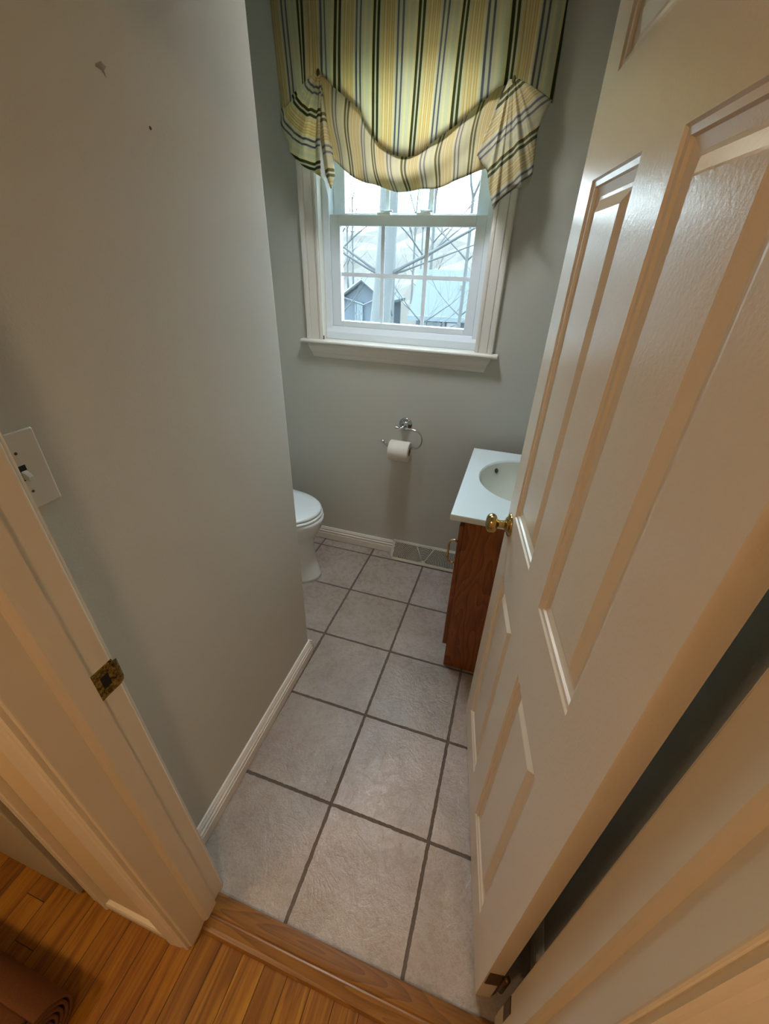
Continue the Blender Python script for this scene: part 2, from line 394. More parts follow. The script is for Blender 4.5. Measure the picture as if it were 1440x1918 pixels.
# ---------------------------------------------------------------- six panel doors
SL = [0, .118, .343, .458, .680, .764]; ZL = [0, .117, .764, .962, 1.660, 1.795, 1.915, 2.022]
RINGS = [(0, 0), (.003, -.0035), (.0105, -.0045), (.0125, -.009), (.026, -.0125), (.031, -.0125), (.047, -.0045), (.050, -.0035)]
def door_mesh(th=.035, panels=True):
    mb = MB()
    for side in (0, 1):
        Y0, sg = (0, 1) if side == 0 else (-th, -1)
        for i in range(5):
            for j in range(7):
                s0, s1, z0, z1 = SL[i], SL[i+1], ZL[j], ZL[j+1]
                if i in (1, 3) and j in (1, 3, 5) and panels:
                    rs = [[(s0+o, Y0+sg*d, z0+o), (s1-o, Y0+sg*d, z0+o), (s1-o, Y0+sg*d, z1-o), (s0+o, Y0+sg*d, z1-o)] for o, d in RINGS]
                    vs = [p for r in rs for p in r]; fs = []
                    for k in range(len(rs)-1):
                        for q in range(4): fs.append((k*4+q, k*4+(q+1) % 4, (k+1)*4+(q+1) % 4, (k+1)*4+q))
                    k = len(rs)-1; fs.append((k*4, k*4+1, k*4+2, k*4+3))
                    fs = fs if side == 1 else [f[::-1] for f in fs]
                    mb.add(vs, fs)
                else:
                    f = (0, 1, 2, 3)
                    mb.add([(s0, Y0, z0), (s1, Y0, z0), (s1, Y0, z1), (s0, Y0, z1)], [f if side == 1 else f[::-1]])
    W, H = SL[-1], ZL[-1]
    mb.add([(0,0,0), (0,-th,0), (0,-th,H), (0,0,H)], [(0,3,2,1)]); mb.add([(W,0,0), (W,-th,0), (W,-th,H), (W,0,H)], [(0,1,2,3)])
    mb.add([(0,0,0), (W,0,0), (W,-th,0), (0,-th,0)], [(0,3,2,1)]); mb.add([(0,0,H), (W,0,H), (W,-th,H), (0,-th,H)], [(0,1,2,3)])
    return mb
DZ = .010
door = empty('door_1', (.837, -.271, DZ), math.atan2(.985, -.171)); tag(door, kind='structure')
door_mesh().build('door_leaf', M['door'], door, fixn=False)
KS, KZ = .716, .925 - DZ
for sg, y0 in ((1, 0), (-1, -.035)):
    kn = MB().lathe([(0, 0), (.033, 0), (.0335, .002), (.032, .005), (.026, .007), (.0215, .0085), (.0205, .0115), (.0165, .013), (.012, .015), (.0115, .017)], (KS, y0, KZ), (0, sg, 0), 40).build('knob_rose', M['brass'], door, smooth=True)
    kb = MB().lathe([(.0115, .014), (.0105, .020), (.0105, .031), (.012, .034), (.017, .037), (.0235, .040), (.027, .045), (.028, .050), (.0275, .055), (.0245, .0605), (.018, .0645), (.009, .0665), (0, .067)], (KS, y0, KZ), (0, sg, 0), 40)
    kb.build('door_knob', M['brass'], door, smooth=True)
lt = MB().box(SL[-1]-.001, SL[-1]+.0012, -.029, -.006, KZ-.029, KZ+.029); lt.build('latch_plate', M['brass'], door)
for hz in (.160, 1.78):
    h = MB(); h.box(-.0022, .0002, -.034, -.003, hz-.040, hz+.040)
    hg = h.build('hinge', M['bronze'], door, bevel=.001)
    tag(hg, 'dark bronze hinge leaf')
    h = MB(); h.lathe([(.0055, -.046), (.0065, -.044), (.0065, .044), (.0055, .046)], (-.006, -.040, hz), (0, 0, 1), 16)
    h.build('hinge_pin', M['bronze'], hg, smooth=True)
# jamb-side hinge leaf
Rz = Matrix.Translation((.837, -.271, DZ)) @ Matrix.Rotation(math.atan2(.985, -.171), 4, 'Z')
hl = MB(); hl.box(J1-.0022, J1+.0004, -.321, -.290, .170-.040, .170+.040)
tag(hl.build('hinge_leaf', M['bronze'], bevel=.001), 'dark bronze hinge leaf screwed low on the right jamb', 'hinge')

door2 = empty('door_2', (-1.030, -.405, .012)); tag(door2, kind='structure')
d2 = MB().box(0, .795, -.026, .010, 0, 2.03); d2.build('door_leaf', M['greydoor'], door2, bevel=.003)
struct('trim_13', MB().box(-1.06, -.205, -.415, -.385, -.001, .004), M['saddle'])
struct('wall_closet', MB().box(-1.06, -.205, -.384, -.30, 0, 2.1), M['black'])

# ---------------------------------------------------------------- window
win = empty('window_1', (0, 0, 0)); tag(win, kind='structure')
WC = [(0, 0), (0, .008), (.005, .010), (.012, .010), (.015, .006), (.020, .009), (.040, .013), (.050, .015), (.053, .011), (.057, .0165), (.066, .019), (.074, .0195), (.078, .016), (.078, 0)]
def wcase(x, sg, z0, z1):
    n = len(WC); mb = MB()
    # mitred at the top
    vs = [(x + sg*a, YF - t, z0) for a, t in WC] + [(x + sg*a, YF - t, z1 + a) for a, t in WC]
    return mb.add(vs, [tuple(range(n)), tuple(range(n, 2*n))] + [(i, (i+1) % n, n+(i+1) % n, n+i) for i in range(n)])
wcase(-.294, -1, 1.204, 2.25).build('window_casing', M['trim'], win)
wcase(.458, 1, 1.204, 2.25).build('window_casing', M['trim'], win)
n = len(WC); hd = MB(); vs = [(-.294 - a, YF - t, 2.25 + a) for a, t in WC] + [(.458 + a, YF - t, 2.25 + a) for a, t in WC]
hd.add(vs, [tuple(range(n)), tuple(range(n, 2*n))] + [(i, (i+1) % n, n+(i+1) % n, n+i) for i in range(n)]).build('window_casing', M['trim'], win)
sl = MB(); sp = [(.05, 0), (-.034, 0), (-.040, -.004), (-.041, -.010), (-.037, -.016), (-.030, -.018), (.05, -.018)]
sl.add([(x, YF + d, 1.204 + h) for x in (-.398, .560) for d, h in sp], [tuple(range(7)), tuple(range(7, 14))] + [(i, (i+1) % 7, 7+(i+1) % 7, 7+i) for i in range(7)])
sl.build('window_stool', M['trim'], win)
ap = [(0, 0), (-.020, 0), (-.021, -.012), (-.018, -.022), (-.014, -.034), (-.014, -.042), (-.011, -.047), (-.011, -.056), (-.007, -.064), (0, -.066)]
n = len(ap); a = MB().add([(x + sgn*(.0 if k < 3 else min(.022, .006*(k-2))), YF + d, 1.186 + h) for x, sgn in ((-.366, 1), (.530, -1)) for k, (d, h) in enumerate(ap)], [tuple(range(n)), tuple(range(n, 2*n))] + [(i, (i+1) % n, n+(i+1) % n, n+i) for i in range(n)])
a.build('window_apron', M['trim'], win)
# jamb liner + vinyl frame
j = MB(); j.box(OX0, OX0+.010, YF-.002, YF+.15, 1.204, OZ1); j.box(OX1-.008, OX1, YF-.002, YF+.15, 1.204, OZ1); j.box(OX0, OX1, YF-.002, YF+.15, OZ1-.01, OZ1); j.box(OX0, OX1, YF+.04, YF+.15, 1.19, 1.204)
j.build('window_jamb', M['trim'], win)
v = MB(); v.box(-.290, -.258, 1.447, 1.545, 1.204, 2.24); v.box(.430, .454, 1.447, 1.545, 1.204, 2.24); v.box(-.29, .454, 1.447, 1.545, 2.215, 2.24)
v.add([(x, y, z) for x in (-.29, .454) for y, z in ((1.440, 1.2045), (1.440, 1.236), (1.452, 1.262), (1.545, 1.262), (1.545, 1.2045))], [(0,1,2,3,4), (9,8,7,6,5)] + [(i, (i+1) % 5, 5+(i+1) % 5, 5+i) for i in range(5)])
v.build('window_frame', M['vinyl'], win, bevel=.0015)
def sash(name, x0, x1, z0, z1, y0, y1, gx0, gx1, gz0, gz1, glass='glass'):
    s = MB(); s.box(x0, gx0, y0, y1, z0, z1); s.box(gx1, x1, y0, y1, z0, z1); s.box(gx0, gx1, y0, y1, z0, gz0); s.box(gx0, gx1, y0, y1, gz1, z1)
    o = s.build(name, M['vinyl'], win, bevel=.0025)
    g = MB(); g.box(gx0-.002, gx1+.002, (y0+y1)/2-.001, (y0+y1)/2+.001, gz0-.002, gz1+.002); g.build('window_pane', M[glass], o)
    m = MB(); ym = (y0+y1)/2
    for k in (1, 2):
        x = gx0 + (gx1-gx0)*k/3; m.box(x-.008, x+.008, ym-.0015-.003, ym-.0015, gz0, gz1)
    zm = (gz0+gz1)/2 + .006; m.box(gx0, gx1, ym-.0055, ym-.0018, zm-.0085, zm+.0085)
    m.build('muntin', M['vinyl'], o)
    return o
sash('lower_sash', -.257, .429, 1.262, 1.712, 1.455, 1.490, -.212, .387, 1.288, 1.671, 'hazyglass')
sash('upper_sash', -.257, .429, 1.680, 2.214, 1.497, 1.532, -.202, .377, 1.720, 2.17)
for lx in (-.01, .165):
    k = MB(); k.box(lx-.030, lx+.030, 1.458, 1.488, 1.712, 1.720); k.box(lx-.018, lx+.022, 1.470, 1.500, 1.720, 1.730); k.tube([(lx, 1.462, 1.722), (lx+.03, 1.456, 1.724), (lx+.04, 1.456, 1.724)], .004, 8)
    k.build('sash_lock', M['vinyl'], win, bevel=.002)
k = MB(); k.box(-.286, -.2835, 1.395, 1.401, 1.205, 1.222); k.build('sash_latch', M['black'], win)

# ---------------------------------------------------------------- striped valance
val = empty('window_valance', (0, YF, 2.40)); vloc = Vector((0, YF, 2.40))
tag(val, 'striped yellow, green and grey tie-up fabric valance hanging over the window', 'curtain')
def rs_poly(pts, n):
    pts = [Vector(p) for p in pts]; L = [0]
    for a_, b_ in zip(pts, pts[1:]): L.append(L[-1] + (b_-a_).length)
    out = []
    for i in range(n):
        s = L[-1]*i/(n-1); k = 0
        while k < len(L)-2 and L[k+1] < s: k += 1
        t = (s-L[k])/max(1e-9, L[k+1]-L[k]); out.append(pts[k].lerp(pts[k+1], min(1, max(0, t))))
    return out
def cloth(name, grid, uvf, mat, th=.0012):
    mb = MB(); R, N = len(grid), len(grid[0])
    vs = [p - vloc for row in grid for p in row]; uv = [uvf(i, k, grid[i][k]) for i in range(R) for k in range(N)]
    fs = [(i*N+k, i*N+k+1, (i+1)*N+k+1, (i+1)*N+k) for i in range(R-1) for k in range(N-1)]
    mb.add(vs, fs, uv); o = mb.build(name, mat, val, smooth=True, fixn=False)
    m = o.modifiers.new('thick', 'SOLIDIFY'); m.thickness = th; m.offset = 0
    return o
PANEL_BOT = [(-0.404, 1.335, 2.020), (-0.343, 1.325, 2.046), (-0.284, 1.325, 2.086), (-0.224, 1.325, 2.12), (-0.167, 1.325, 2.076), (-0.105, 1.325, 2.035), (-0.064, 1.325, 2.010), (-0.048, 1.325, 1.977), (-0.032, 1.325, 1.957), (0.006, 1.325, 1.917), (0.049, 1.325, 1.888), (0.085, 1.325, 1.877), (0.126, 1.325, 1.874), (0.166, 1.325, 1.882), (0.204, 1.325, 1.908), (0.286, 1.325, 1.951), (0.379, 1.325, 2.014), (0.427, 1.325, 2.042), (0.471, 1.325, 2.066), (0.512, 1.325, 2.043), (0.559, 1.325, 2.018), (0.606, 1.335, 2.003)]
SWAG_TOP = [(-0.228, 1.338, 2.12), (-0.163, 1.338, 2.10), (-0.111, 1.338, 2.065), (-0.058, 1.338, 2.03), (-0.005, 1.338, 1.945), (0.049, 1.338, 1.92), (0.122, 1.338, 1.91), (0.191, 1.338, 1.93), (0.283, 1.338, 1.975), (0.376, 1.338, 2.035), (0.433, 1.338, 2.060), (0.468, 1.338, 2.069)]
SWAG_BOT = [(-0.182, 1.32, 1.875), (-0.14, 1.32, 1.845), (-0.095, 1.32, 1.821), (-0.029, 1.32, 1.796), (0.037, 1.32, 1.782), (0.091, 1.32, 1.773), (0.155, 1.32, 1.773), (0.217, 1.32, 1.779), (0.286, 1.32, 1.79), (0.34, 1.32, 1.807), (0.385, 1.32, 1.826), (0.419, 1.32, 1.84)]
AL = Vector((-0.219, 1.312, 2.117)); AR = Vector((0.472, 1.312, 2.06))
# upper panel
N = 150; bot = []
PB = [Vector(p) for p in PANEL_BOT]
xs0, xs1 = -.418, .588
for i in range(N):
    f = i/(N-1); x = PB[0].x + (PB[-1].x-PB[0].x)*f; k = 0
    while k < len(PB)-2 and PB[k+1].x < x: k += 1
    t = (x-PB[k].x)/(PB[k+1].x-PB[k].x); bot.append(PB[k].lerp(PB[k+1], t))
grid = []; RR_ = 26
for r in range(RR_):
    g = r/(RR_-1); row = []
    for i in range(N):
        f = i/(N-1); bx = bot[i]; tx = xs0 + (xs1-xs0)*f
        top = Vector((tx, 1.325, 2.45)); p = top.lerp(bx, g)
        dl = min(abs(p.x-AL.x), abs(p.x-AR.x))
        fold = .007*math.sin(f*47) + .005*math.sin(f*83+1.3)*(1-g*.4) + .004*math.sin(f*19+g*3)
        gath = math.exp(-(dl/.085)**2)*g
        edge = max(0, 1-min(f, 1-f)/.03)
        p.y += fold*(1-.65*g) + .020*gath*math.sin(dl*90) + .022*edge - .006*math.sin(g*PI)
        row.append(p)
    grid.append(row)
cloth('upper_panel', grid, lambda i, k, p: (k/(N-1)*1.006 + .024 + .035*math.sin(PI*k/(N-1))*i/(RR_-1) + .005*math.sin(k*.11+i*.15), p.z), M['fabric'])
# swag, folded under the upper panel
N2 = 90; tp = rs_poly(SWAG_TOP, N2); bt = rs_poly(SWAG_BOT, N2); grid = []
for r in range(22):
    g = r/21; row = []
    for i in range(N2):
        f = i/(N2-1); p = tp[i].lerp(bt[i], g)
        p.y += .006*(1-g) + g*(-.040*math.sin(g*PI)*math.sin(f*PI)**.6 + .008*math.sin(g*9 + f*10) + .005*math.sin(f*38))
        p.z += .003*math.sin(f*24)*g
        row.append(p)
    grid.append(row)
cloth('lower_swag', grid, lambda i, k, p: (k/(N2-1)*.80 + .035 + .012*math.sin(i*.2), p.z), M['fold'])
# tails
TAILL = [(-0.404, 1.345, 2.027), (-0.395, 1.325, 1.988), (-0.376, 1.305, 1.956), (-0.361, 1.318, 1.923), (-0.345, 1.3, 1.893), (-0.333, 1.318, 1.874), (-0.281, 1.29, 1.846), (-0.252, 1.305, 1.833), (-0.209, 1.275, 1.815)]
TAILR = [(0.382, 1.295, 1.867), (0.405, 1.285, 1.843), (0.426, 1.3, 1.822), (0.44, 1.29, 1.771), (0.466, 1.28, 1.71), (0.479, 1.3, 1.738), (0.504, 1.275, 1.755), (0.525, 1.3, 1.773), (0.549, 1.285, 1.774), (0.573, 1.31, 1.787), (0.58, 1.3, 1.815), (0.577, 1.325, 1.869), (0.572, 1.31, 1.928), (0.588, 1.33, 1.977), (0.601, 1.345, 2.009)]
LINL = [(-0.209, 1.275, 1.815), (-0.201, 1.29, 1.802), (-0.194, 1.3, 1.758), (-0.192, 1.325, 1.787), (-0.208, 1.335, 1.845)]
TAILL2 = [(-0.222, 1.318, 1.90), (-0.204, 1.30, 1.83), (-0.172, 1.285, 1.775), (-0.163, 1.31, 1.821), (-0.180, 1.33, 1.90)]
def fan(name, apex, poly, n, uvf, mat, spread=.014, pleat=.006, np_=5):
    b_ = rs_poly(poly, n); grid = []; R = 16
    for r in range(R):
        g = r/(R-1); row = []
        for i in range(n):
            f = i/(n-1)
            a_ = apex + Vector((spread*(f-.5)*2, -.004*math.sin(f*PI), -.004))
            p = a_.lerp(b_[i], g); p.y += -.012*math.sin(g*PI)
            p.y += pleat*math.sin(f*PI*2*np_)*math.sin(min(1, g*1.6)*PI*.5)
            row.append(p)
        grid.append(row)
    return cloth(name, grid, uvf, mat)
fan('left_tail', AL, TAILL, 60, lambda i, k, p: ((p-AL).length*.98 - .105, p.x), M['fabric'], np_=4)
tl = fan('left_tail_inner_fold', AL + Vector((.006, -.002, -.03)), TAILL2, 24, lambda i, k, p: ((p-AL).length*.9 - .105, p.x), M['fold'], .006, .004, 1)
ln = fan('tail_lining', AL + Vector((0, .004, -.17)), LINL, 24, lambda i, k, p: (0, 0), M['lining'], .004, .001, 1); tag(ln, 'white lining')
fan('right_tail', AR, TAILR, 90, lambda i, k, p: (.62*(p.x-AR.x) - .80*(p.z-AR.z) - .012, p.x), M['tailshade'], .016, .008, 5)
for A in (AL, AR):
    k = MB(); o_ = A - vloc
    k.loft([[(o_.x + r_*math.cos(q), o_.y - .004 + r_*.6*math.sin(q) , o_.z + h_) for q in [2*PI*m/14 for m in range(14)]] for h_, r_ in ((.005, .001), (.003, .004), (-.002, .006), (-.010, .006), (-.020, .003))])
    k.build('tie_gather', M['tailshade'], val, smooth=True)
rod = MB(); rod.tube([(-.42, -.075, .035), (.59, -.075, .035)], .008, 12); rod.tube([(-.42, -.0, .035), (-.42, -.075, .035)], .006, 8); rod.tube([(.59, 0, .035), (.59, -.075, .035)], .006, 8)
rod.build('curtain_rod', M['trim'], val, smooth=True)

# ---------------------------------------------------------------- toilet
TY = 1.03
toi = empty('toilet', (-.55, TY, 0)); tag(toi, 'white toilet with closed lid, half hidden behind the wall corner', 'toilet')
def osec(xf, xb, hw, z, n=48, pw=2.3, xc=None):
    """egg outline, front at xf (towards +x), back at xb"""
    xc = xb + (xf-xb)*.42 if xc is None else xc; out = []
    for k in range(n):
        q = 2*PI*k/n; c, s_ = math.cos(q), math.sin(q)
        a_ = (xf-xc) if c >= 0 else (xc-xb); e = 2/pw if c < 0 else .94
        out.append(Vector((xc + a_*math.copysign(abs(c)**e, c) + .55, hw*math.copysign(abs(s_)**(.96 if c > 0 else e), s_), z)))
    return out
bw = MB(); bw.loft([osec(*a) for a in [(-.198, -.74, .130, 0), (-.200, -.74, .128, .02), (-.206, -.735, .120, .035), (-.216, -.73, .112, .10), (-.228, -.73, .110, .17), (-.232, -.73, .116, .22), (-.222, -.74, .135, .262), (-.200, -.75, .160, .300), (-.182, -.755, .176, .335), (-.172, -.76, .184, .365), (-.168, -.76, .187, .385), (-.171, -.76, .185, .395), (-.182, -.755, .174, .398)]])
bw.build('bowl', M['porc'], toi, smooth=True)
sx = MB(); sx.loft([osec(*a) for a in [(-.182, -.665, .178, .398), (-.176, -.668, .184, .402), (-.176, -.668, .184, .410), (-.182, -.665, .179, .415)]])
sx.build('seat', M['seat'], toi, smooth=True)
ld = MB(); ld.loft([osec(*a) for a in [(-.190, -.66, .172, .4165), (-.182, -.665, .180, .420), (-.182, -.665, .180, .430), (-.190, -.66, .172, .436), (-.23, -.62, .13, .440), (-.32, -.52, .05, .442)]])
ld.build('lid', M['seat'], toi, smooth=True)
tk = MB(); tk.box(-.925+.55, -.715+.55, -.215, .215, .385, .735); tk.build('tank', M['porc'], toi, bevel=.02, seg=4)
tk = MB(); tk.box(-.928+.55, -.705+.55, -.225, .225, .735, .770); tk.build('tank_lid', M['porc'], toi, bevel=.008, seg=3)
tk = MB(); tk.tube([(-.705+.55, -.16, .68), (-.69+.55, -.16, .68), (-.685+.55, -.10, .675)], .006, 10); tk.build('flush_lever', M['chrome'], toi, smooth=True)
for sy in (-.075, .075):
    tk = MB(); tk.box(-.695+.55, -.655+.55, sy-.015, sy+.015, .398, .425); tk.build('seat_hinge', M['seat'], toi, bevel=.005)

# ---------------------------------------------------------------- vanity
van = empty('vanity_cabinet', (.78, .98, 0)); tag(van, 'oak vanity with a white sink top beside the open door', 'cabinet')
VX, VY0, VY1 = .577, .672, 1.295
def vb(mb, x0, x1, y0, y1, z0, z1): return mb.box(x0-.78, x1-.78, y0-.98, y1-.98, z0, z1)
b = MB(); vb(b, VX, XR-.004, VY0, VY0+.016, 0, .765); b.build('side_panel', M['oak'], van, bevel=.001)
b = MB(); vb(b, VX, XR-.004, VY1-.016, VY1, 0, .765); b.build('side_panel', M['oak'], van, bevel=.001)
b = MB(); vb(b, VX, VX+.019, VY0+.016, VY0+.05, .1, .765); vb(b, VX, VX+.019, VY1-.05, VY1-.016, .1, .765); vb(b, VX, VX+.019, VY0+.05, VY1-.05, .1, .15); vb(b, VX, VX+.019, VY0+.05, VY1-.05, .70, .742); vb(b, VX, VX+.004, VY0+.05, VY1-.05, .742, .765); vb(b, VX+.06, VX+.075, VY0+.016, VY1-.016, 0, .1); vb(b, VX+.019, XR-.01, VY0+.016, VY1-.016, .1, .115)
b.build('face_frame', M['oak'], van)
for k, (ya, yb, hy) in enumerate(((VY0+.012, (VY0+VY1)/2-.002, None), ((VY0+VY1)/2+.002, VY1-.012, None))):
    b = MB(); vb(b, VX-.019, VX, ya, yb, .118, .735); d = b.build('cabinet_door', M['oak'], van, bevel=.003)
    hy = .775 if k == 0 else 1.20
    h = MB(); xh = VX-.019-.78; h.tube([(xh, hy-.98, .600), (xh-.018, hy-.98, .606), (xh-.034, hy-.98, .600), (xh-.038, hy-.98, .580), (xh-.038, hy-.98, .520), (xh-.034, hy-.98, .500), (xh-.018, hy-.98, .494), (xh, hy-.98, .500)], .0045, 10)
    h.lathe([(.008, 0), (.008, .003)], (xh, hy-.98, .600), (-1, 0, 0), 12); h.lathe([(.008, 0), (.008, .003)], (xh, hy-.98, .500), (-1, 0, 0), 12)
    tag(h.build('door_pull', M['handle'], d, smooth=True), 'pale brass wire pull')
# top with integral oval basin
TZ = .788; top = None
tx0, tx1, ty0, ty1 = .523, XR-.002, .660, 1.312
bc = Vector((.765, 1.035)); ra, rb = .185, .205      # radii in x and y
nn = 96; bm = MB()
def sq(q):
    c, s_ = math.cos(q), math.sin(q)
    hx0, hx1, hy0, hy1 = tx0-bc.x, tx1-bc.x, ty0-bc.y, ty1-bc.y
    k = min((hx1/c if c > 1e-6 else hx0/c if c < -1e-6 else 1e9), (hy1/s_ if s_ > 1e-6 else hy0/s_ if s_ < -1e-6 else 1e9))
    return (bc.x + c*k, bc.y + s_*k)
qs = sorted([2*PI*k/nn for k in range(nn)] + [math.atan2(y-bc.y, x-bc.x) % (2*PI) for x in (tx0, tx1) for y in (ty0, ty1)]); nq = len(qs)
def ring(f, z): return [(bc.x+math.cos(q)*ra*f-.755, bc.y+math.sin(q)*rb*f-.98, z-.766) for q in qs]
outer = [sq(q) for q in qs]
secs = [[(x-.755, y-.98, 0) for x, y in outer], [(x-.755, y-.98, .018) for x, y in outer],
        [((x-bc.x)*.994+bc.x-.755, (y-bc.y)*.994+bc.y-.98, TZ-.766) for x, y in outer], ring(1.03, TZ), ring(1.0, TZ-.0015), ring(.975, TZ-.008)]
bm.loft(secs, cap=False)
top = bm.build('sink_top', M['marble'], van, angle=.6); top.location = (-.025, 0, .766); tag(top, 'white sink top with an oval integral basin')
bs = MB(); bs.loft([ring(.976, TZ-.008), ring(.95, TZ-.02), ring(.90, TZ-.045), ring(.80, TZ-.078), ring(.62, TZ-.110), ring(.40, TZ-.128), ring(.15, TZ-.135)], cap=False)
k = len(bs.v); bs.f.append(tuple(range(k-nq, k)))
bs.build('basin', M['basin'], top, smooth=True)
h = MB(); q0 = 2.35; p = Vector((bc.x+math.cos(q0)*ra*.915-.755, bc.y+math.sin(q0)*rb*.915-.98, TZ-.036-.766)); d_ = Vector((-math.cos(q0), -math.sin(q0), .55))
h.lathe([(.0035, .003), (.009, .003), (.010, .001), (.0105, -.003)], p, d_, 20); tag(h.build('overflow_hole', M['drain'], top, smooth=True), 'dark overflow hole')
h = MB(); h.lathe([(.022, 0), (.020, .003), (0, .003)], (bc.x-.755, bc.y-.98, TZ-.1345-.766), (0, 0, 1), 24); tag(h.build('drain', M['chrome'], top, smooth=True), 'chrome drain')

# ---------------------------------------------------------------- toilet paper holder
hol = empty('toilet_paper_holder', (.156, YF, .828)); tag(hol, 'chrome toilet paper holder with a curved open arm on the far wall', 'holder')
def HP(x, y, z): return (x-.156, y-YF, z-.828)
m = MB().lathe([(.0, 0), (.034, 0), (.035, .004), (.031, .008), (.029, .008), (.027, .012), (.019, .015), (.015, .018), (.011, .028), (.009, .045), (.010, .060), (.012, .066), (.0, .070)], (0, 0, 0), (0, -1, 0), 40)
m.build('wall_rosette', M['chrome'], hol, smooth=True)
m = MB(); arm = [HP(.140, 1.337, .826)] + [HP(.14 + .02*k, 1.337, .826+.0003*k) for k in range(1, 4)]
cx_, cz_, r_ = .218, .776, .048
arm += [HP(cx_ + r_*.85*math.sin(q), 1.337, cz_ + r_*math.cos(q)) for q in [PI*k/14 for k in range(0, 15)]]
arm += [HP(.20, 1.337, .722), HP(.18, 1.337, .7185), HP(.11, 1.337, .7185), HP(.085, 1.337, .722), HP(.068, 1.337, .731), HP(.058, 1.337, .741)]
m.tube(arm, .0047, 12); m.lathe([(.0, -.009), (.007, -.007), (.0085, 0), (.007, .007), (0, .009)], HP(.055, 1.337, .745), (-.7, 0, .7), 16)
m.lathe([(0, -.002), (.008, 0), (.009, .004), (.0065, .008), (.006, .022), (.0085, .026), (.0085, .032), (.0055, .036), (.005, .050)], HP(.120, 1.337, .826), (1, 0, .0), 20)
m.build('holder_arm', M['chrome'], hol, smooth=True)
rl = empty('toilet_paper_roll', (.147, 1.337, .7035)); tag(rl, 'white toilet paper roll hanging on the chrome holder', 'toilet paper')
m = MB(); n = 48
secs = []
for xx, rr in ((-.053, .021), (-.053, .050), (-.050, .0525), (.050, .0525), (.053, .050), (.053, .021)):
    secs.append([(xx, rr*math.cos(2*PI*k/n), rr*math.sin(2*PI*k/n)) for k in range(n)])
m.loft(secs, cap=False); m.build('paper', M['paper'], rl, angle=.7)
m = MB(); m.loft([[(xx, rr*math.cos(2*PI*k/n), rr*math.sin(2*PI*k/n)) for k in range(n)] for xx, rr in ((-.053, .0205), (.053, .0205), (.053, .0195), (-.053, .0195), (-.053, .0205))], cap=False); tag(m.build('cardboard_tube', M['card'], rl, angle=.7), 'brown cardboard core')

# ---------------------------------------------------------------- floor register (baseboard diffuser)
reg = empty('heat_register', (.325, 1.36, 0)); tag(reg, 'beige metal baseboard register with a fan pattern grille', 'vent')
RX0, RX1 = .122, .528
RY0, RY1, RZ0, RZ1 = 1.326, 1.392, .006, .098
bmk = MB(); e0 = Vector((0, RY0-1.36, RZ0)); e1 = Vector((0, RY1-1.36, RZ1)); ev = (e1-e0); L = ev.length; ev = ev/L; en = Vector((0, -ev.z, ev.y))
def RP(x, t, o=0): p = e0 + ev*t + en*o; return (x-.325, p.y, p.z)
def rbox(mb, x0, x1, t0, t1, o0, o1):
    return mb.add([RP(x, t, o) for x in (x0, x1) for t in (t0, t1) for o in (o0, o1)], [(0,1,3,2), (4,6,7,5), (0,4,5,1), (2,3,7,6), (0,2,6,4), (1,5,7,3)])
rbox(bmk, RX0, RX1, -.004, .012, -.002, .003); rbox(bmk, RX0, RX1, L-.010, L+.003, -.002, .003); rbox(bmk, RX0, RX0+.016, 0, L, -.002, .003); rbox(bmk, RX1-.016, RX1, 0, L, -.002, .003)
# end cheeks + top return
for x0, x1 in ((RX0, RX0+.002), (RX1-.002, RX1)):
    bmk.prism([(x0-.325, RY0-1.36), (x1-.325, RY0-1.36), (x1-.325, RY0-1.36+.0001), (x0-.325, RY0-1.36+.0001)], 0, .008)
    bmk.add([(x-.325, y-1.36, z) for x in (x0, x1) for y, z in ((RY0, 0), (RY0, RZ0), (RY1, RZ1), (YF, RZ1), (YF, 0))], [(0,1,2,3,4), (9,8,7,6,5)] + [(i, (i+1) % 5, 5+(i+1) % 5, 5+i) for i in range(5)])
bmk.box(RX0-.325, RX1-.325, RY1-1.36, YF-1.36, RZ1-.002, RZ1); bmk.box(RX0-.325, RX1-.325, RY0-1.36-.001, RY0-1.36+.002, 0, RZ0+.004)
bmk.build('register_frame', M['register'], reg, bevel=.001)
gr = MB(); gx, gt = .325, .006
def clipin(x, t): return RX0+.015 < x < RX1-.015 and .010 < t < L-.008
r_ = .018
while r_ < .21:
    run = []
    for k in range(0, 121):
        q = PI*k/120; x, t = gx + r_*math.cos(q), gt + r_*math.sin(q)
        if clipin(x, t): run.append(RP(x, t, 0))
        else:
            if len(run) > 1: gr.tube(run, .0025, 6)
            run = []
    if len(run) > 1: gr.tube(run, .0025, 6)
    r_ += .0078
for ang in (62, 118):
    q = math.radians(ang); pts = [RP(gx + s_*math.cos(q), gt + s_*math.sin(q), .0005) for s_ in (.012, (L-.012)/math.sin(q))]; gr.tube(pts, .0028, 6)
gr.lathe([(.014, -.001), (.014, .002), (0, .002)], RP(gx, gt+.006), en, 20)
gr.build('fan_grille', M['register'], reg, smooth=True)
bk = MB(); rbox(bk, RX0+.004, RX1-.004, .002, L-.002, -.012, -.009); tag(bk.build('dark_interior', M['black'], reg), 'dark duct behind the grille')

